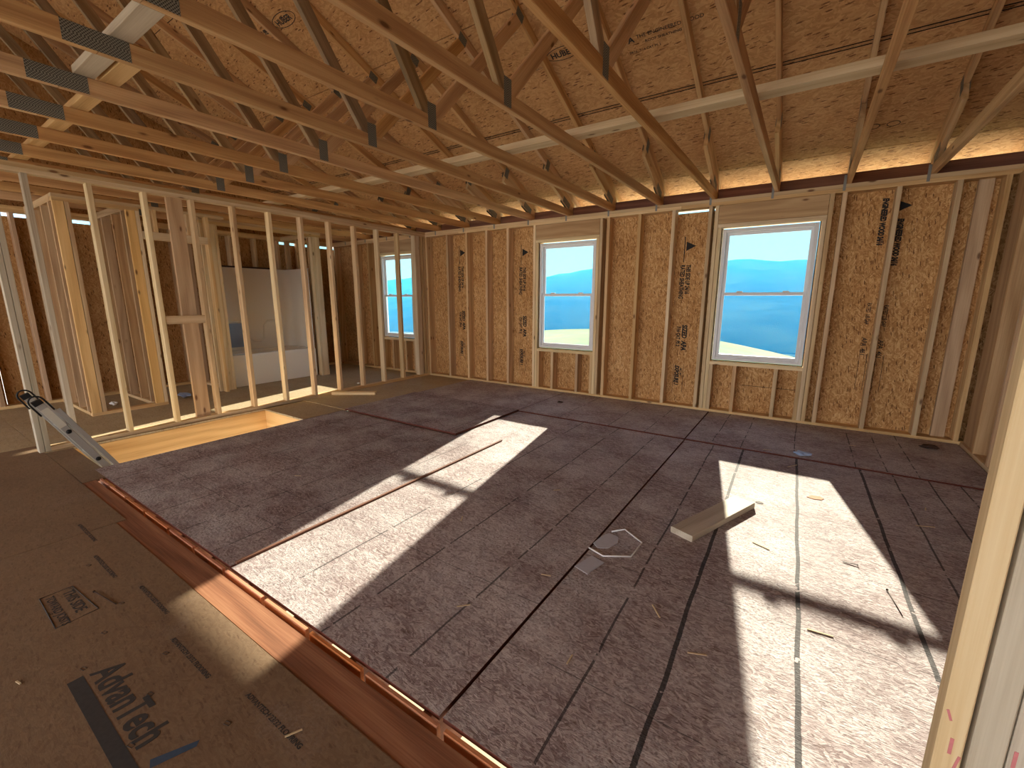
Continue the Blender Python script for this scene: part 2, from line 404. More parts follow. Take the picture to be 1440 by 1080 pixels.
# blocking between the joists, seen in the slot along the beam
x = 1.02
for i in range(15):
    w = .33 if i % 3 else .36
    box('joist_blocking', (x, -4.778, -.07), (x+w, -4.762, -.004), M['block'], floor)
    x += w+.03
slab('floor_underlayer', .902, XR, -2.95, .14, -.026, .012, M['red'], floor)
slab('floor_underlayer', .95, XR, -4.70, -2.952, -.026, .012, M['red'], floor)
for k in range(16):
    xx = .95+k*.4064
    box('floor_joist', (xx, -4.79, -.28), (xx+.038, .14, -.04), M['red'], floor)
# loose sheets
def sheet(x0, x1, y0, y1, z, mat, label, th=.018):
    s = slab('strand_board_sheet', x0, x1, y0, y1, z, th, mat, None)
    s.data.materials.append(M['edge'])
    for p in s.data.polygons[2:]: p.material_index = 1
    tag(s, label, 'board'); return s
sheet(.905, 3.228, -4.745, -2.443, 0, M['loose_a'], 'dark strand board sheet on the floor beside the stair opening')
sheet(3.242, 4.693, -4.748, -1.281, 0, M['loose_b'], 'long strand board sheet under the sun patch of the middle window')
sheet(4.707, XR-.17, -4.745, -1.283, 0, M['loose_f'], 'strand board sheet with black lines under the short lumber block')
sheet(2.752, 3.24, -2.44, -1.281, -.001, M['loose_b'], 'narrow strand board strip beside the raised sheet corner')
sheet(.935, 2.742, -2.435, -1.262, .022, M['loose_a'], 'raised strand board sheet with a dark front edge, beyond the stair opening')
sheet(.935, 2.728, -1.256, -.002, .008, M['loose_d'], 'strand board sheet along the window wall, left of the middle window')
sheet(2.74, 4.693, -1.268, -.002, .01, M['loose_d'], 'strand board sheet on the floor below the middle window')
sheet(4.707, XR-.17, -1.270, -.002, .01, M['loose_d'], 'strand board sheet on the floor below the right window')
# splinter strip along a seam
tag(box('lumber_strip', (3.222, -4.72, .0005), (3.240, -2.32, .013), M['red'], None, .001), 'thin reddish strip along the floor seam through the left sun patch', 'strip')

# printed marks on the subfloor
def ftext(s, size, x, y, mat=None, **k):
    return text('printed_mark', s, size, mat or M['inkf'], floor, frame((x, y, .0006), (1, 0, 0), (0, 1, 0)), **k)
ftext('AdvanTech', .125, 3.515, -5.345, sx=.86, bold=.003, shear=.1)
slab('printed_bar', 3.50, 4.13, -5.405, -5.362, .0008, .0006, M['inkf'], floor)
poly_obj('printed_swoosh', [(4.07, -5.335, .0009), (4.10, -5.345, .0009), (4.14, -5.24, .0009), (4.125, -5.225, .0009)], [(0, 1, 2, 3)], M['blueink'], floor)
tube('printed_box', [(2.77, -5.355, .0006), (3.09, -5.36, .0006), (3.08, -5.222, .0006), (2.77, -5.245, .0006)], .0022, M['inkf'], floor, closed=True, seg=4)
ftext('THIS SIDE', .055, 2.80, -5.285, bold=.001)
ftext('TOWARD JOISTS', .04, 2.79, -5.34, bold=.0008)
for k in range(9):
    ftext('ADVANTECH 23/32 FLOORING', .024, 2.0+k*.52, -5.07 - (k % 2)*.045, bold=.0004)
for k in range(12):
    xx = 2.6+.17*k; yy = -5.16-.10*(k % 3)
    tube('nail_mark', [(xx, yy, .0006), (xx+.02, yy+.006, .0006), (xx+.016, yy+.016, .0006), (xx-.004, yy+.01, .0006)], .0012, M['inkf'], floor, closed=True, seg=4)

# ------------------------------------------------------------------ WALLS
def stud(parent, x0, y0, z0, x1, y1, z1, mat='stud', name='stud'):
    return box(name, (x0, y0, z0), (x1, y1, z1), M[mat], parent)
wb = empty('wall_back', (2, .07, 0), kind='structure')
D = .14
box('bottom_plate', (-2.6, 0, 0), (2.1, D, .038), M['stud'], wb)
box('bottom_plate', (2.1, 0, 0), (6.93, D, .038), M['stud'], wb)
box('top_plate', (-2.6, 0, 2.391), (.75, D, 2.429), M['stud'], wb)
box('top_plate', (.75, 0, 2.391), (4.2, D, 2.429), M['pale'], wb)
box('top_plate', (4.2, 0, 2.391), (6.93, D, 2.429), M['stud'], wb)
box('top_plate', (-2.6, 0, 2.429), (2.6, D, TOP), M['stud'], wb)
box('top_plate', (2.6, 0, 2.429), (6.93, D, TOP), M['stud'], wb)
wins = {1: (-1.21, -.37), 2: (2.26, 3.13), 3: (4.67, 5.575)}
for x in (-2.6, -1.93, -1.55, .0, .473, .892, 1.290, 1.695, 3.284, 3.690, 4.101, 4.507, 5.732, 6.140, 6.548, 6.845):
    stud(wb, x, 0, .038, x+.038, D, 2.391, 'stud' if x != 4.101 else 'pale')
stud(wb, 6.70, .085, .038, 6.80, .135, 2.391, 'header')
for n, (a, b) in wins.items():
    L, R = a-.015, b+.015
    stud(wb, L-.080, 0, .038, L-.042, D, 2.391, 'pale', 'king_stud'); stud(wb, L-.038, 0, .038, L, D, 2.150, 'pale', 'jack_stud')
    stud(wb, R, 0, .038, R+.038, D, 2.150, 'pale', 'jack_stud'); stud(wb, R+.042, 0, .038, R+.080, D, 2.391, 'stud', 'king_stud')
    box('header', (L-.038, 0, 2.192), (R+.038, D, 2.389), M['header'], wb)
    box('header_plate', (L-.038, 0, 2.152), (R+.038, D, 2.190), M['pale'], wb)
    box('sill_plate', (L, -.002, .588), (R, D, .626), M['pale'], wb)
    for x in {1: (-1.225, -.97, -.62, -.393), 2: (2.246, 2.485, 2.885, 3.106), 3: (4.657, 4.912, 5.327, 5.551)}[n]:
        stud(wb, x, 0, .038, x+.038, D, .588, 'stud', 'cripple_stud')
# sheathing between framing: whole boards, cut round the windows
def sheath(x0, x1, z0, z1, name='sheathing_panel'):
    return poly_obj(name, [(x0, D, z0), (x1, D, z0), (x1, D, z1), (x0, D, z1), (x0, D+.011, z0), (x1, D+.011, z0), (x1, D+.011, z1), (x0, D+.011, z1)],
                    [(0, 1, 2, 3), (7, 6, 5, 4), (0, 4, 5, 1), (1, 5, 6, 2), (2, 6, 7, 3), (3, 7, 4, 0)], M['osb_wall'], wb)
edges = [-2.74, -1.22, -.36, .49, 1.71, 2.25, 3.14, 3.30, 4.12, 4.66, 5.585, 6.16, 7.05]
for a, b in zip(edges, edges[1:]):
    isw = any(abs(a-w[0]) < .03 for w in wins.values())
    if isw:
        sheath(a, b, -.25, .60); sheath(a, b, 2.16, TOP+.0)
    else:
        top = 2.366 if a in (4.12, ) else TOP
        sheath(a+.0015, b-.0015, -.25, top)
# rim blocking over the plates
tr_x = [4.55+.61*k for k in range(-12, 5)]
for k in range(len(tr_x)-1):
    box('blocking', (tr_x[k]+.021, .095, TOP), (tr_x[k+1]-.021, .133, 2.585), M['red'], wb)
# stamps on the sheathing (read downward)
def stamp(x, z, s, size, sx=1.0, shear=.15, bold=.001):
    return text('board_stamp', s, size, M['ink'], wb, frame((x, D-.0012, z), (0, 0, -1), (1, 0, 0)), sx=sx, shear=shear, bold=bold)
def tri(x, z, s):
    return poly_obj('board_arrow', [(x, D-.0015, z), (x+s, D-.0015, z-s*.5), (x, D-.0015, z-s)], [(0, 2, 1)], M['ink'], wb)
for x, z0 in ((.60, 2.16), (1.83, 2.10), (4.20, 2.04)):
    tri(x+.06, z0, .11); box('stamp_line', (x+.035, D-.0016, z0-.24), (x+.045, D-.0008, z0+.06), M['ink'], wb, .0002)
    stamp(x+.01, z0-.27, 'RATED SHEATHING', .072, .64, bold=.003); stamp(x+.078, z0-.27, 'THIS SIDE UP 24/16', .070, .6, bold=.003)
    stamp(x+.02, z0-1.02, '7/16 CAT  PS 2', .06, .66, bold=.003); stamp(x+.085, z0-1.0, 'SIZED  APA', .08, .8, bold=.004)
    box('stamp_line', (x+.01, D-.0016, z0-1.86), (x+.014, D-.0008, z0-1.5), M['ink'], wb, .0002)
    box('stamp_line', (x+.13, D-.0016, z0-1.86), (x+.134, D-.0008, z0-1.5), M['ink'], wb, .0002)
    stamp(x+.03, z0-1.52, 'EXPOSURE 1', .07, .65, bold=.004); stamp(x+.09, z0-1.55, 'MILL 461', .035, .7)
for x, z0, e in ((6.065, 2.32, 0), (6.20, 2.30, 1)):
    stamp(x, z0-(.0 if not e else .18), 'ENGINEERED WOOD 24/16', .06, .6, bold=.004); stamp(x+.0, z0-1.0, 'RATED  1/8 GAP', .05, .6, bold=.001)
    stamp(x, z0-1.35, 'APA  461', .06, .8, bold=.001)
    for q in (0, .06): box('stamp_line', (x+q, D-.0016, .42), (x+q+.004, D-.0008, .80), M['ink'], wb, .0002)
tri(6.195, 2.28, .09)
for a_, b_ in ((4.993, 5.325), (5.367, 5.549)): box('panel_seam', (a_, D-.0014, .345), (b_, D-.0006, .350), M['ink'], wb, .0002)
slab_ = box('siding', (-2.76, D+.03, -.35), (7.07, D+.045, .60), M['siding'], wb)
for a, b in ((-2.76, -1.26), (-.33, 2.22), (3.18, 4.08), (4.14, 4.63), (5.62, 7.07)):
    box('siding', (a, D+.03, .60), (b, D+.045, 2.33), M['siding'], wb)

# windows
def window(n, a, b):
    w = empty('window_%d' % n, ((a+b)/2, .08, .65), kind='structure')
    z0, z1 = .645, 2.133; zm = 1.415; y0, y1 = .035, .125; f = .036
    def bar(name, x0, x1, za, zb, ya=y0, yb=y1, mat='vinyl', ch=.004): return box(name, (x0, ya, za), (x1, yb, zb), M[mat], w, ch)
    bar('frame', a, a+f, z0, z1); bar('frame', b-f, b, z0, z1); bar('frame', a+f, b-f, z1-f, z1); bar('frame', a+f, b-f, z0, z0+f)
    for name, za, zb, ya, yb in (('upper_sash', zm-.02, z1-f, .085, .112), ('lower_sash', z0+f, zm+.015, .052, .079)):
        g = empty(name, ((a+b)/2, ya, za), parent=w)
        s = .032
        for args in ((a+f, a+f+s, za, zb), (b-f-s, b-f, za, zb), (a+f+s, b-f-s, zb-s, zb), (a+f+s, b-f-s, za, za+s)):
            box('sash_rail', (args[0], ya, args[2]), (args[1], yb, args[3]), M['vinyl'], g, .003)
        yc = (ya+yb)/2
        poly_obj('pane', [(a+f+s, yc, za+s), (b-f-s, yc, za+s), (b-f-s, yc, zb-s), (a+f+s, yc, zb-s)], [(0, 1, 2, 3)], M['glass'], g)
    for q in (.25, .75):
        xx = a+(b-a)*q
        box('sash_lock', (xx-.03, .04, zm+.015), (xx+.03, .075, zm+.03), M['vinyl'], w, .004)
    bar('gasket', a-.012, a-.002, z0-.01, z1+.01, .03, .034, 'dark', .001); bar('gasket', b+.002, b+.012, z0-.01, z1+.01, .03, .034, 'dark', .001)
    bar('gasket', a-.012, b+.012, z0-.014, z0-.002, .03, .034, 'dark', .001)
for n, (a, b) in wins.items(): window(n, a, b)

# left partition (runs toward the window wall)
wl = empty('wall_left', (-.045, -2.4, 0), kind='structure')
T = .089
box('bottom_plate', (-T, -4.83, 0), (0, -2.2, .038), M['stud'], wl)
box('bottom_plate', (-T, -2.2, 0), (0, 0, .038), M['stud'], wl)
box('top_plate', (-T, -4.905, 2.391), (0, -1.95, 2.429), M['pale'], wl)
box('top_plate', (-T, -1.95, 2.391), (0, 0, 2.429), M['stud'], wl)
box('top_plate', (-T, -4.905, 2.429), (0, -2.6, TOP), M['stud'], wl)
box('top_plate', (-T, -2.6, 2.429), (0, 0, TOP), M['stud'], wl)
for k in range(10):
    y = -.575-.4064*k
    if k == 7: pass
    stud(wl, -T, y-.038, .038, 0, y, 2.391, 'pale' if k in (1, 5, 8, 9) else 'stud')
stud(wl, -T, -.245, .038, 0, -.14, 2.391, 'pale'); stud(wl, -T, -.10, .038, 0, -.062, 2.391); stud(wl, -T, -.04, .038, 0, -.002, 2.391)
stud(wl, -T, -4.905, .0, 0, -4.869, 2.391, 'grey'); stud(wl, -T, -4.866, .0, 0, -4.83, 2.391, 'grey')
stud(wl, -T, -4.672, .038, 0, -4.634, 2.391, 'grey')
stud(wl, -T, -3.655, .038, -T+.038, -3.515, 2.391, 'header', 'flat_stud')
box('block', (-.045, -3.83, 1.092), (-.007, -3.458, 1.178), M['stud'], wl)

# right wall
wr = empty('wall_right', (6.96, -2, 0), kind='structure')
box('bottom_plate', (6.89, -4.7, 0), (7.03, -.03, .038), M['stud'], wr)
box('top_plate', (6.93, -9.8, 2.391), (7.03, -.0, 2.429), M['stud'], wr); box('top_plate', (6.93, -9.8, 2.429), (7.03, 0, TOP), M['stud'], wr)
for y in (-.36, -.725, -1.13, -1.54, -1.95, -2.35, -2.76, -3.17, -3.57, -3.98, -4.38):
    stud(wr, 6.89, y-.038, .038, 7.03, y, 2.391, 'header')
stud(wr, 6.915, -.30, .038, 7.03, -.012, 2.391, 'header', 'corner_stud')
box('sheathing_panel', (7.03, -4.9, -.2), (7.045, .14, TOP), M['osb_side'], wr)
box('sheathing_panel', (7.03, -9.8, -.2), (7.045, -4.9, TOP), M['osb_side'], wr)

# short partition that ends in the near post
wf = empty('wall_front', (6.3, -4.7, 0), kind='structure')
for i, (a, mt) in enumerate(((5.806, 'pale'), (5.849, 'grey'), (5.8885, 'grey'))):
    stud(wf, a+(.005 if i == 0 else 0), -4.742, .0, a+.0375, -4.706 if i == 0 else -4.653, TOP, mt, 'post_stud')
box('top_plate', (5.93, -4.742, 2.391), (6.89, -4.653, TOP), M['stud'], wf)
box('bottom_plate', (5.93, -4.742, 0), (6.89, -4.653, .038), M['stud'], wf)
for x in (6.3, 6.7): stud(wf, x, -4.742, .038, x+.038, -4.653, 2.391)
for i, (x, z) in enumerate(((5.822, .70), (5.828, .64), (5.834, .60), (5.832, .545), (5.838, .50), (5.856, .50), (5.862, .48), (5.869, .50), (5.872, .455), (5.874, .41), (5.882, .43), (5.879, .38), (5.865, .57), (5.895, .66))):
    L_ = .018+.012*((i*7) % 3)
    lumber('marker_stroke', (x, -4.7424, z), (x+.006*((i % 3)-1), -4.7424, z+L_), .0006, .0035+.001*(i % 2), M['pink'], wf, (1, 0, 0), .0001)

# partitions and outer wall of the rooms beyond
wc = empty('wall_closet', (-1.3, -3.9, 0), kind='structure')
for a, b in ((-4.27, -3.53),):
    box('bottom_plate', (-1.34, a, 0), (-1.25, b, .038), M['stud'], wc)
    box('top_plate', (-1.34, a, 2.391), (-1.25, b, 2.429), M['stud'], wc); box('top_plate', (-1.34, a, 2.429), (-1.25, -2.6, TOP), M['stud'], wc)
stud(wc, -1.288, -4.270, .038, -1.25, -4.181, 2.391, 'orange', 'flat_stud'); stud(wc, -1.34, -4.176, .038, -1.25, -4.138, 2.391, 'stud')
stud(wc, -1.288, -3.66, .038, -1.25, -3.571, 2.391, 'orange', 'flat_stud'); stud(wc, -1.34, -3.568, .038, -1.25, -3.530, 2.391, 'pale')
for yy in (-4.27, -3.66):
    box('bottom_plate', (-2.6, yy, 0), (-1.35, yy+T, .038), M['stud'], wc)
    box('top_plate', (-2.6, yy, 2.391), (-1.35, yy+T, TOP), M['stud'], wc)
    for x in (-1.45, -1.80, -2.2, -2.56): stud(wc, x, yy, .038, x+.038, yy+T, 2.391, 'header')
# doorway header
box('door_header', (-1.34, -3.53, 2.075), (-1.30, -2.79, 2.165), M['pale'], wc); box('door_header', (-1.29, -3.53, 2.075), (-1.25, -2.79, 2.165), M['pale'], wc)
for y in (-3.40, -3.05): stud(wc, -1.34, y, 2.167, -1.25, y+.038, 2.43, 'stud', 'cripple_stud')
stud(wc, -1.34, -2.83, .038, -1.25, -2.792, 2.43, 'stud')
wt = empty('wall_bath', (-1.6, -1.9, 0), kind='structure')
stud(wt, -1.60, -2.785, .0, -1.562, -2.696, 2.391, 'pale', 'flat_stud'); stud(wt, -1.60, -2.692, .0, -1.562, -2.603, 2.391, 'pale', 'flat_stud'); stud(wt, -1.65, -2.60, .0, -1.562, -2.562, 2.391, 'pale')
stud(wt, -1.65, -1.125, 0, -1.56, -1.087, 2.391, 'pale'); stud(wt, -1.60, -1.083, 0, -1.562, -.975, 2.391, 'pale', 'flat_stud')
box('top_plate', (-1.65, -2.785, 2.391), (-1.56, -.95, 2.429), M['stud'], wt); box('top_plate', (-1.65, -2.785, 2.429), (-1.56, -.95, TOP), M['stud'], wt)
for yy in (-2.66, -1.08):
    box('top_plate', (-2.6, yy, 2.391), (-1.66, yy+T, TOP), M['stud'], wt); box('bottom_plate', (-2.6, yy, 0), (-1.66, yy+T, .038), M['stud'], wt)
    for x in (-1.78, -2.12, -2.5): stud(wt, x, yy, .038, x+.038, yy+T, 2.391, 'header')
wx = empty('wall_outer', (-2.67, -4, 0), kind='structure')
box('bottom_plate', (-2.74, -9.8, 0), (-2.6, 0, .038), M['stud'], wx)
box('top_plate', (-2.74, -9.8, 2.391), (-2.6, 0, 2.429), M['stud'], wx); box('top_plate', (-2.74, -9.8, 2.429), (-2.6, 0, TOP), M['stud'], wx)
for k in range(18):
    y = -.30-.4064*k
    if -2.55 < y < -1.1: stud(wx, -2.74, y-.038, .038, -2.6, y, 2.391, 'stud')
    else: stud(wx, -2.74, y-.038, .038, -2.6, y, 2.391, 'header')
for k in range(8):
    y1 = .14-1.22*k
    box('sheathing_panel', (-2.752, y1-1.217, -.2), (-2.741, y1, 2.415 if k in (1, 2) else 2.352), M['osb_side'], wx)

# ------------------------------------------------------------------ ROOF DECK
SL = .417; HZ = 2.797; RY = -4.876
rz = lambda y: HZ+SL*(-y) if y >= RY else HZ+SL*(-RY)-SL*(RY-y)
ceil = empty('ceiling', (2, RY, rz(RY)), kind='structure')
nrm = Vector((0, SL, 1)).normalized()
def deck(x0, x1, y0, y1, back=False):
    v = []
    n = Vector((0, -SL if back else SL, 1)).normalized()*.012
    q = [(x0, y0, rz(y0)), (x1, y0, rz(y0)), (x1, y1, rz(y1)), (x0, y1, rz(y1))]
    v = [Vector(a) for a in q]+[Vector(a)+n for a in q]
    return poly_obj('roof_panel', v, [(3, 2, 1, 0), (4, 5, 6, 7), (0, 1, 5, 4), (1, 2, 6, 5), (2, 3, 7, 6), (3, 0, 4, 7)], M['osb_roof'], ceil)
ys = [.52, .055, -1.071, -2.197, -3.323, -4.449, RY]
for i in range(len(ys)-1):
    x = 7.6 - (1.22 if i % 2 else 0)
    xs = [7.6]
    x = 6.99-(1.22 if i % 2 else 0)
    while x > -3.2: xs.append(x); x -= 2.44
    xs.append(-3.3)
    for a, b in zip(xs, xs[1:]):
        deck(b+.0015, a-.0015, ys[i+1]+.004, ys[i]-.004)
ysb = [RY, -5.9, -7.026, -8.152, -9.278, -10.3]
for i in range(len(ysb)-1):
    deck(-3.3, 2.1, ysb[i+1]+.003, ysb[i]-.003, True); deck(2.103, 7.6, ysb[i+1]+.003, ysb[i]-.003, True)
for y0, y1, bk in ((.55, RY, 0), (RY, -10.33, 1)):
    off = .0165
    q = [(-3.3, y0, rz(y0)+off), (7.6, y0, rz(y0)+off), (7.6, y1, rz(y1)+off), (-3.3, y1, rz(y1)+off)]
    poly_obj('roof_felt', q, [(0, 1, 2, 3)], M['felt'], ceil)
# felt edge showing through the lowest seam, doubled line
for dy in (.012, -.018):
    y = -1.071+dy
    tube('seam_clip', [(-3.0, y, rz(y)-.003), (7.3, y, rz(y)-.003)], .0035, M['felt'], ceil, seg=4)
box('fascia', (-3.3, .46, 2.44), (7.6, .498, 2.60), M['fasc'], ceil)
for gx in (-2.752, 7.033):
    pr = [(.14, TOP), (.14, rz(.14)-.005), (RY, rz(RY)-.005), (-9.89, rz(-9.89)-.005), (-9.89, TOP)]
    vv = [(gx, y, z) for y, z in pr]+[(gx+.011, y, z) for y, z in pr]; n_ = 5
    poly_obj('gable_panel', vv, [tuple(range(n_)), tuple(range(2*n_-1, n_-1, -1))]+[(i, (i+1) % n_, n_+(i+1) % n_, n_+i) for i in range(n_)], M['osb_side'], ceil)
# printed marks under the deck
def rtext(s, size, x, y, rotflip=False, **k):
    d = Vector((0, -1, SL)).normalized()      # up the slope
    mw = frame((x, y, rz(y)-.0025), (1, 0, 0), (0, d.y, d.z))
    z = mw.to_3x3() @ Vector((0, 0, 1))
    if z.z > 0: # face down: mirror reading direction
        mw = frame((x, y, rz(y)-.0025), (1, 0, 0), tuple(-d))
    return text('deck_print', s, size, M['inkf'], ceil, mw, **k)
def ring(x, y, a, b):
    d = Vector((0, -1, SL)).normalized()
    pts = [Vector((x, y, rz(y)-.002))+Vector((1, 0, 0))*a*math.cos(t)+d*b*math.sin(t) for t in [i*math.pi/12 for i in range(24)]]
    tube('deck_print', pts, .003, M['inkf'], ceil, closed=True, seg=4)
for x, y in ((3.33, -1.70), (1.15, -1.62), (-1.1, -1.6), (.9, -2.85), (2.3, -2.9)):
    rtext('HUBER', .075, x+.05, y+.0, bold=.002, sx=1.0); ring(x+.175, y-.025, .17, .062)
    rtext('HUBER', .065, x-.27, y+.0, bold=.002); rtext('ROOF SHEATHING', .03, x-.27, y+.05)
rtext('APA', .075, 3.98, -1.62, bold=.002); rtext('THE ENGINEERED WOOD', .045, 4.14, -1.64); rtext('ROOF SHEATHING', .035, 4.2, -1.59); rtext('24/16  7/16 CAT PS 2', .03, 4.05, -1.53)
for x in (5.88, 6.02): ring(x, -.22, .045, .03)

# ------------------------------------------------------------------ TRUSSES
def truss(X, label, group=None):
    t = empty('roof_truss', (X, -4.876, TOP), label, 'truss', group)
    w = .038
    def seg(name, a, b, dep, mat, par=t, up=None):
        a = Vector((X, a[0], a[1])); b = Vector((X, b[0], b[1]))
        return lumber(name, a, b, w, dep, M[mat], par, up or (0, 0, 1))
    zc = TOP+.0445
    js = -4.80+random.uniform(-.02, .02)
    bc1 = seg('bottom_chord', (.135, zc), (js, zc), .089, 'truss')
    bc2 = seg('bottom_chord', (js-.003, zc), (-9.88, zc), .089, 'truss')
    cz = 2.70+.048
    tc1 = seg('top_chord', (.44, cz-SL*.44), (RY+.002, cz-SL*RY), .089, 'truss')
    tc2 = seg('top_chord', (2*RY-.44, cz-SL*.44), (RY-.002, cz-SL*RY), .089, 'truss')
    for s in (0, 1):
        m = (lambda y: y) if not s else (lambda y: 2*RY-y)
        sl = seg('heel_wedge', (m(.13), 2.70-.073-SL*.13), (m(-.66), 2.70-.073+SL*.66), .132, 'stud')
        seg('web', (m(-3.30), TOP+.089), (m(RY+.03), cz-SL*RY-.06), .089, 'web')
        seg('web', (m(-3.24), TOP+.089), (m(-2.20), 2.70+SL*2.2), .089, 'truss')
        for sd in (-1, 1):
            xx = X+sd*(w/2+.0008)
            def pl(cy, cz_, ly, lz, ang=0.0, par=None):
                d = Vector((0, math.cos(ang), math.sin(ang)))
                c = Vector((xx, m(cy), cz_))
                if s: d.y = -d.y
                return lumber('nail_plate', c-d*ly/2, c+d*ly/2, lz, .0012, M['plate'], par or t, (1, 0, 0), .0002)
            pl(-3.27, TOP+.085, .155, .077, math.pi/2)
            pl(-2.20, 2.70+SL*2.2+.02, .10, .077, -.395)
            pl(-.10, TOP+.15, .20, .077, -.395)
            pl(-.62, 2.70+SL*.62-.0, .077, .127, -.395)
            if not s: pl(js+.0, TOP+.0445, .24, .086)
            if not s: pl(RY, cz-SL*RY, .15, .13)
    return t
names = {}
lab = [
 ('fourth and farthest roof truss beyond the left stud partition', -2.77),
 ('third roof truss beyond the left stud partition', -2.16),
 ('second roof truss beyond the left stud partition', -1.55),
 ('second nearest to the partition of the trusses over the hall', -.94),
 ('roof truss over the hall just beyond the left partition plate', -.33),
 ('roof truss just inside the room beside the left partition plate', .28),
 ('second roof truss inside the room from the left partition', .89),
 ('third roof truss inside the room from the left partition', 1.50),
 ('roof truss landing just left of the middle window', 2.11),
 ('roof truss landing over the centre of the middle window header', 2.72),
 ('roof truss landing just right of the middle window', 3.33),
 ('roof truss landing midway between the middle and right windows', 3.94),
 ('roof truss landing at the left edge of the right window', 4.55),
 ('roof truss landing over the centre of the right window header', 5.16),
 ('roof truss landing just right of the right window', 5.77),
 ('last roof truss before the right end wall', 6.38),
 ('gable end roof truss over the right end wall', 6.99)]
lab[0] = ('farthest roof truss, over the outer wall behind the bathtub', -2.77)
lab[1] = ('roof truss over the back of the bathtub', -2.16)
lab[2] = ('roof truss above the front rim of the bathtub', -1.55)
lab[3] = ('roof truss above the hall, midway between partition and bathtub', -.94)
for s, X in lab: truss(X, s)
# metal hurricane ties on the plates
ties = empty('truss_ties', (2, 0, 2.4), kind='structure') if False else None
for s, X in lab:
    if X < -2.3: continue
    o = box('hurricane_tie', (X-.045, -.0022, 2.405), (X-.022, -.0004, 2.55), M['steel'], wb, .0003)

# lateral braces
tag(box('lateral_brace', (-2.7, -2.42, 2.557), (7.02, -2.30, 2.605), M['pale'], None), 'long pale brace lying across the trusses nearest the window wall', 'lumber')
tag(box('lateral_brace', (2.12, -4.755, 2.557), (7.02, -4.665, 2.595), M['grey'], None), 'grey flat brace across the trusses beside the splice plates', 'lumber')
tag(box('lateral_brace', (-2.7, -4.648, 2.557), (2.66, -4.558, 2.595), M['orange'], None), 'yellow flat brace across the trusses, ending beside the grey one', 'lumber')
tag(box('web_brace', (-2.7, -5.62, 2.557), (5.0, -5.532, 2.595), M['grey'], None), 'thin brace across the trusses at the upper left edge', 'lumber')

# ------------------------------------------------------------------ LOOSE THINGS
# 2x6 offcut on the right sheet
def flat_board(name, c, ang, L, w, t, mat, label, z=.0, cat='lumber'):
    d = Vector((math.cos(ang), math.sin(ang), 0)); c = Vector((c[0], c[1], z+t/2))
    o = lumber(name, c-d*L/2, c+d*L/2, w, t, M[mat], None)
    return tag(o, label, cat)
flat_board('lumber_offcut', (5.222, -2.82), math.atan2(.68, .26), .71, .14, .038, 'grey', 'short pale lumber block lying half in the right sun patch', .0005)
flat_board('lumber_offcut', (.262, -1.80), math.atan2(.35, .5), .62, .089, .038, 'pale', 'lumber offcut on the floor at the foot of the left partition', .0025)
extrude_outline('metal_scrap', [(4.707, -3.755), (4.742, -3.618), (4.823, -3.64), (4.789, -3.778)], .001, .004, M['scrap'])
tag(bpy.data.objects['metal_scrap'], 'square grey scrap beside the floor seam, below the white loop', 'scrap')
o = extrude_outline('metal_scrap', [(4.700, -3.50), (4.712, -3.40), (4.735, -3.35), (4.795, -3.36), (4.815, -3.42), (4.79, -3.50), (4.74, -3.53)], .001, .005, M['scrap'])
tag(o, 'rounded grey scrap inside the white plastic loop', 'scrap')
tag(tube('plastic_loop', [(4.70, -3.56, .006), (4.795, -3.59, .006), (4.921, -3.513, .006), (4.93, -3.35, .008), (4.80, -3.263, .008), (4.742, -3.327, .006)], .0045, M['white']), 'bent white plastic loop on the strand board floor', 'strap')
def crumple(name, c, r, mat, label, cat, seed=1, flat=.5, z=0.0):
    rnd = random.Random(seed); bm = bmesh.new(); bmesh.ops.create_icosphere(bm, subdivisions=2, radius=r)
    for v in bm.verts:
        k = 1+rnd.uniform(-.45, .35); v.co = Vector((v.co.x*k*1.3, v.co.y*k*.8, v.co.z*k*flat))
    mz = min(v.co.z for v in bm.verts)
    me = bpy.data.meshes.new(name); bm.to_mesh(me); bm.free(); me.materials.append(mat)
    return tag(link(bpy.data.objects.new(name, me), None, Matrix.Translation((c[0], c[1], z-mz+.0005))), label, cat)
crumple('plastic_scrap', (5.664, -1.189), .045, M['bluefilm'], 'crumpled bluish scrap on the seam below the right window', 'scrap', 3, .4, .01)
crumple('debris', (2.98, -.62), .03, M['dark'], 'dark debris on the floor below the middle window', 'debris', 5, .3, .01)
crumple('debris', (6.62, -.33), .05, M['dark'], 'dark pile of debris in the far right corner', 'debris', 6, .35, .01)
crumple('paper_scrap', (-1.77, -3.95), .05, M['white'], 'crumpled white paper on the closet floor', 'paper', 7, .5)
crumple('plastic_bag', (-1.55, -3.25), .09, M['bluefilm'], 'bluish plastic package on the floor in the closet doorway', 'bag', 8, .35)
crumple('paper_scrap', (-.36, -1.27), .02, M['white'], 'tiny white scrap on the hall floor beyond the partition', 'paper', 9, .6)
extrude_outline('dry_leaf', [(5.70, -2.12), (5.73, -2.07), (5.775, -2.06), (5.80, -2.09), (5.785, -2.12), (5.74, -2.135)], .0008, .003, M['leaf'])
tag(bpy.data.objects['dry_leaf'], 'dry brown leaf in the right sun patch', 'leaf')
extrude_outline('knot_chip', [(5.434+.025*math.cos(i*.7), -2.403+.018*math.sin(i*.7)) for i in range(9)], .0008, .002, M['dark'])
tag(bpy.data.objects['knot_chip'], 'small dark round chip beside the lumber block', 'chip')
def nail(p, q, label, mat='dark', r=.0022, name='nail'):
    n = empty(name, p, label, 'nail'); v = Vector(q)-Vector(p)
    tube('shank', [p, q], r, M[mat], n); d = v.normalized()*.003
    tube('head', [p, tuple(Vector(p)-d)], r*2.4, M[mat], n)
nail((6.02, -3.10, .006), (6.05, -3.28, .003), 'dark nail lying in the shadow bar of the right sun patch')
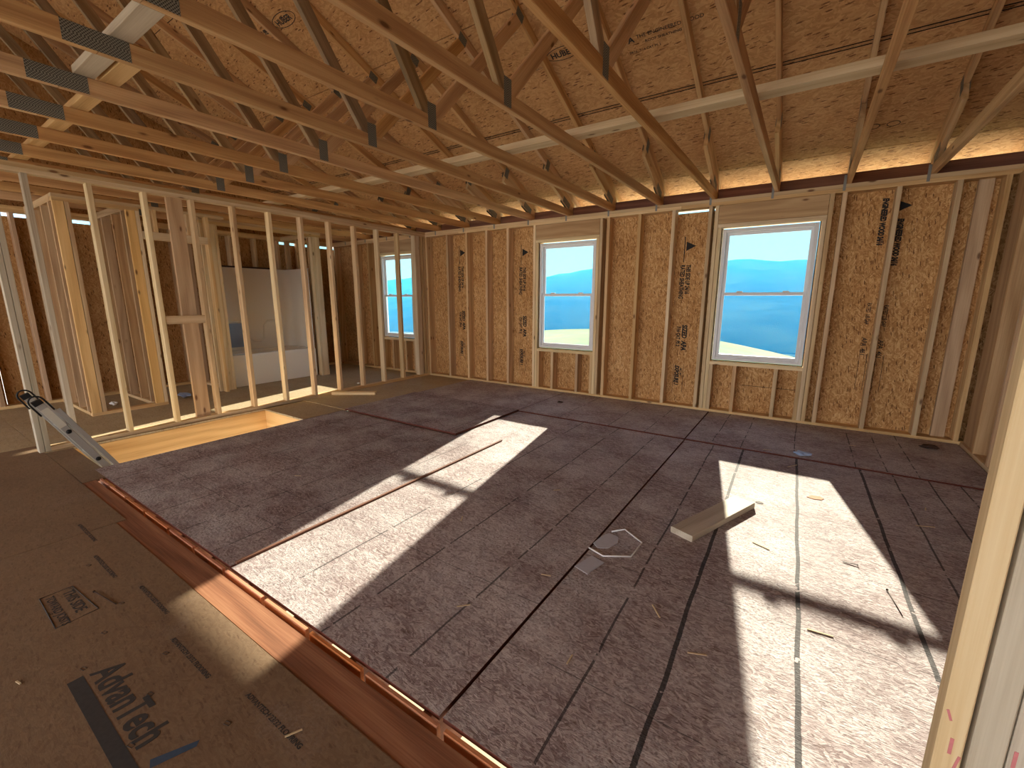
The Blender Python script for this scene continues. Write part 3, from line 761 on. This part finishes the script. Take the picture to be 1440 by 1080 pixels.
nail((5.92, -2.93, .006), (5.86, -2.93, .003), 'short nail just beyond the shadow bar of the right sun patch', 'steel')
nail((2.92, -5.20, .006), (3.11, -5.17, .003), 'dark nail lying across the printed box on the near floor')
rnd = random.Random(11)
spl = [(5.60, -1.50, .11, 1.0), (5.49, -3.0, .09, -.4), (6.30, -2.2, .10, .4), (4.42, -4.3, .06, .8), (4.95, -4.30, .05, 1.6), (4.62, -3.9, .05, .3), (3.9, -3.7, .06, 2.1), (5.75, -3.6, .09, .1), (4.2, -3.0, .05, .7),
       (6.35, -1.9, .05, 1.4), (5.15, -3.85, .08, -.9), (4.35, -5.05, .05, 1.1), (3.35, -5.5, .03, .2), (5.35, -4.0, .07, .4), (3.55, -3.2, .05, 1.9), (2.4, -3.9, .05, .5), (5.4, -1.2, .07, .2), (6.05, -.62, .05, .1)]
for i, (x, y, L, a) in enumerate(spl):
    d = Vector((math.cos(a), math.sin(a), 0))*L/2
    c = Vector((x, y, .0025+(.01 if y > -1.26 else 0)))
    tag(lumber('wood_splinter', c-d, c+d, .006, .003, M['chip'], None, (0, 0, 1), .0005), 'thin pale wood splinter lying loose on the board floor', 'splinter', 'wood splinters scattered on the floor')

# ladder in the stair opening
def ladder():
    t = empty('ladder', (.65, -4.2, -.9), 'aluminium ladder with black end loops rising from the stair opening', 'ladder')
    top = Vector((0, -4.975, .60)); d = (Vector((0, -4.665, .0))-top).normalized()
    nrm_ = Vector((0, d.z, -d.y))
    if nrm_.y > 0: nrm_ = -nrm_
    bot_len = 2.9
    for k, X in enumerate((.84, .44)):
        a = Vector((X, top.y, top.z)); b = a+d*bot_len
        r = lumber('rail', a, b, .028, .050, M['alu'], t, tuple(nrm_))
        lumber('rail', a+d*.12-nrm_*.055, b-nrm_*.055, .024, .034, M['alu'], t, tuple(nrm_))
        # black end loop round the rail top
        pts = []
        for i in range(13):
            an = math.pi*i/12
            pts.append(a - d*(.05*math.sin(an)-.01) + nrm_*(.042*math.cos(an)))
        pts = [pts[0]+d*.10]+pts+[pts[-1]+d*.10]
        tube('end_loop', pts, .006, M['black'], t)
        lumber('end_cap', a-d*.008, a+d*.03, .034, .056, M['black'], t, tuple(nrm_))
    for i in range(9):
        c = top+d*(.30+.30*i)
        tube('rung', [(.425, c.y, c.z), (.856, c.y, c.z)], .016, M['alu'], t)
        tube('rung_end', [(.8535, c.y, c.z), (.8565, c.y, c.z)], .017, M['black'], t, seg=16)
    lb = top+d*.07
    lumber('label', Vector((.8545, lb.y, lb.z)), Vector((.8545, (top+d*.25).y, (top+d*.25).z)), .0012, .048, M['paper'], t, tuple(nrm_), .0002)
ladder()

# bathtub with moulded surround
def tub():
    t = empty('bathtub', (-2.05, -1.85, 0), 'white moulded bathtub and surround in the alcove beyond the hall', 'bathtub')
    x0, x1, y0, y1 = -2.42, -1.665, -2.55, -1.145; zr = .50; zt = 1.86
    bm = bmesh.new()
    # surround: U-shaped wall in plan with rounded inner corners
    r = .16; n = 8; pts = [(x1, y0+.02)]
    for i in range(n+1):
        a = -math.pi/2 - (math.pi/2)*i/n; pts.append((x0+.03+r+r*math.cos(a), y0+.02+r+r*math.sin(a)))
    for i in range(n+1):
        a = math.pi - (math.pi/2)*i/n; pts.append((x0+.03+r+r*math.cos(a), y1-.02-r+r*math.sin(a)))
    pts.append((x1, y1-.02))
    v, f = [], []
    for z in (zr-.02, zt): v += [(x, y, z) for x, y in pts]
    N = len(pts)
    for i in range(N-1): f.append((i, i+1, N+i+1, N+i))
    # top lip outward
    out = []
    for i, (x, y) in enumerate(pts):
        cx, cy = (x0+x1)/2+.1, (y0+y1)/2
        ox = min(x, x0) if x < x0+.2 else x
        out.append((x0 if x < x1-.3 else x, y0 if y < cy-.45 else (y1 if y > cy+.45 else y)))
    v += [(x, y, zt+.012) for x, y in out]
    for i in range(N-1): f.append((N+i, N+i+1, 2*N+i+1, 2*N+i))
    s = poly_obj('surround', v, f, M['tub'], t, smooth=True)
    # basin and apron
    def ring_(a, b, c, d, z, rr, k=6):
        out = []
        for cx, cy, a0 in ((b-rr, d-rr, 0), (a+rr, d-rr, 90), (a+rr, c+rr, 180), (b-rr, c+rr, 270)):
            for i in range(k+1):
                an = math.radians(a0+90*i/k); out.append((cx+rr*math.cos(an), cy+rr*math.sin(an), z))
        return out
    rings = [ring_(x0+.0, x1, y0, y1, 0.004, .01), ring_(x0, x1, y0, y1, zr-.03, .01), ring_(x0+.003, x1-.004, y0+.003, y1-.003, zr-.008, .02), ring_(x0+.015, x1-.018, y0+.015, y1-.015, zr, .03),
             ring_(x0+.09, x1-.09, y0+.09, y1-.09, zr, .10), ring_(x0+.12, x1-.11, y0+.11, y1-.11, zr-.04, .10), ring_(x0+.17, x1-.15, y0+.2, y1-.15, zr-.36, .10)]
    v = [p for rg in rings for p in rg]; n = len(rings[0]); f = []
    for j in range(len(rings)-1):
        for i in range(n): f.append((j*n+i, j*n+(i+1) % n, (j+1)*n+(i+1) % n, (j+1)*n+i))
    f.append(tuple((len(rings)-1)*n+i for i in range(n)))
    poly_obj('basin', v, f, M['tub'], t)
    Xb = x0+.035
    tube('ledge', [(Xb, y, z) for y, z in [(-2.30, .98), (-1.97, .98), (-1.91, .93), (-1.90, .70), (-1.84, .64), (-1.72, .63), (-1.66, .68), (-1.64, .90), (-1.58, .97), (-1.38, .98)]], .016, M['tub'], t)
    box('film', (Xb+.0, -2.23, .55), (Xb+.004, -1.98, .95), M['bluefilm'], t, .0005)  # bluish reflection on the surround, put in as a coloured patch
    box('flange', (x0-.0, y0+.2, zt+.0), (x0+.02, y1-.2, zt+.03), M['dark'], t, .001)
tub()

# ------------------------------------------------------------------ OUTSIDE
gr = slab('ground', -60, 60, -60, 3.0, -3.0, .1, M['gravel'], None); gr['kind'] = 'structure'
low = slab('floor_lower', XL, XR, YB, .0, -2.8, .2, M['concrete'], None); low['kind'] = 'structure'
def hgt(x, y):
    if y < 3: return -3.0
    # near field: crest line, then the valley, then the ridge
    cr = 38
    zn = -3.0 + (y-3)*.0
    az = x/(y+5.6)
    crest = -1.75 - 9.0*(az+.22)**2 - (3.0*max(0, az+.12))
    k = min(1, (y-3)/(cr-3)); zn = -3.0+(crest+3.0)*k*k*(3-2*k)
    if y > cr: zn = crest-(y-cr)*.16-((y-cr)**2)*.0006
    return max(zn, -34+.6*math.sin(x*.02)+.4*math.sin(y*.03))
verts, faces = [], []
ysl = [3, 6, 10, 15, 20, 25, 30, 34, 37, 38, 39, 42, 48, 58, 70, 90, 120, 160, 210, 270, 350, 450, 560]
xsn = 90
for y in ysl:
    for i in range(xsn+1):
        x = 5.5+(y+30)*(-2.2+3.2*i/xsn); verts.append((x, y, hgt(x, y)))
for j in range(len(ysl)-1):
    for i in range(xsn): a = j*(xsn+1)+i; faces.append((a, a+1, a+xsn+2, a+xsn+1))
o = poly_obj('field', verts, faces, M['field'], smooth=True); o['kind'] = 'structure'
# wooded ridge
verts, faces = [], []
rn = random.Random(5); ph = [rn.uniform(0, 6) for _ in range(12)]
def ridge_top(x):
    az = x/700
    b = 62+10*math.sin(x*.004+1.2)+5*math.sin(x*.011+ph[1])+2*math.sin(x*.027+ph[2])
    return b
nx, ny = 200, 16
for j in range(ny+1):
    k = j/ny
    for i in range(nx+1):
        x = -2600+4200*i/nx
        y = 330+500*k
        z = -34+(ridge_top(x)+30)*(k**.8)+ (1.4*math.sin(x*.09+j)+1.2*math.sin(x*.21+2*j)+rn.uniform(-1, 1))*(.3+k)
        verts.append((x, y, z))
for j in range(ny):
    for i in range(nx): a = j*(nx+1)+i; faces.append((a, a+1, a+nx+2, a+nx+1))
o = poly_obj('hills', verts, faces, M['forest'], smooth=True); o['kind'] = 'structure'
# haze over the valley
def haze():
    t = NT('valley_haze'); v = t.n('ShaderNodeVolumeScatter'); v.inputs['Color'].default_value = (.03, .36, 1.0, 1)
    v.inputs['Density'].default_value = .0013; v.inputs['Anisotropy'].default_value = .0
    t.l(v.outputs[0], t.out.inputs['Volume'])
    x0, x1, y0, y1, z0, z1 = -3000, 1800, 60, 1000, -40, 120
    v = [(x0, y0, z0), (x1, y0, z0), (x1, y1, z0), (x0, y1, z0), (x0, y0, z1), (x1, y0, z1), (x1, y1, z1), (x0, y1, z1)]
    o = poly_obj('haze', v, [(3, 2, 1, 0), (4, 5, 6, 7), (0, 1, 5, 4), (1, 2, 6, 5), (2, 3, 7, 6), (3, 0, 4, 7)], t.m); o['kind'] = 'stuff'
    o['label'] = 'blue haze over the valley'
haze()

# ------------------------------------------------------------------ LIGHT
sun = bpy.data.lights.new('sun', 'SUN'); sun.energy = 11.8; sun.angle = math.radians(.6); sun.color = (.99, 1, .96)
so = bpy.data.objects.new('sun', sun); C.objects.link(so)
so.rotation_euler = Vector((-.19, 1, .405)).to_track_quat('Z', 'Y').to_euler()
w = bpy.data.worlds.new('sky'); scene.world = w; w.use_nodes = True; nt = w.node_tree; nt.nodes.clear()
out = nt.nodes.new('ShaderNodeOutputWorld'); bg = nt.nodes.new('ShaderNodeBackground')
tc = nt.nodes.new('ShaderNodeTexCoord'); sp = nt.nodes.new('ShaderNodeSeparateXYZ'); nt.links.new(tc.outputs['Generated'], sp.inputs[0])
r1 = nt.nodes.new('ShaderNodeValToRGB'); cr = r1.color_ramp
cr.elements[0].position = 0.0; cr.elements[0].color = (.40, .72, .86, 1); cr.elements[1].position = .6; cr.elements[1].color = (.22, .50, .95, 1)
nt.links.new(sp.outputs[2], r1.inputs[0])
# sky behind the house brightened, an added fill light for the room
mr = nt.nodes.new('ShaderNodeMapRange'); mr.inputs[1].default_value = .25; mr.inputs[2].default_value = -.45; nt.links.new(sp.outputs[1], mr.inputs[0])
nz = nt.nodes.new('ShaderNodeTexNoise'); nz.inputs['Scale'].default_value = 3; nt.links.new(tc.outputs['Generated'], nz.inputs[0])
mp = nt.nodes.new('ShaderNodeMath'); mp.operation = 'MULTIPLY'; nt.links.new(mr.outputs[0], mp.inputs[0]); mp.inputs[1].default_value = 1.0
mx = nt.nodes.new('ShaderNodeMix'); mx.data_type = 'RGBA'; nt.links.new(mp.outputs[0], mx.inputs[0]); nt.links.new(r1.outputs[0], mx.inputs[6]); mx.inputs[7].default_value = (3.0, 3.0, 3.0, 1)
nt.links.new(mx.outputs[2], bg.inputs[0]); bg.inputs[1].default_value = 1.0; nt.links.new(bg.outputs[0], out.inputs[0])

scene.view_settings.view_transform = 'Standard'; scene.view_settings.look = 'None'
scene.view_settings.exposure = 0.68; scene.view_settings.gamma = 1.0; scene.view_settings.use_curve_mapping = False
scene.cycles.use_denoising = True
scene.cycles.max_bounces = 10; scene.cycles.diffuse_bounces = 6; scene.cycles.transparent_max_bounces = 12
scene.cycles.sample_clamp_indirect = 8
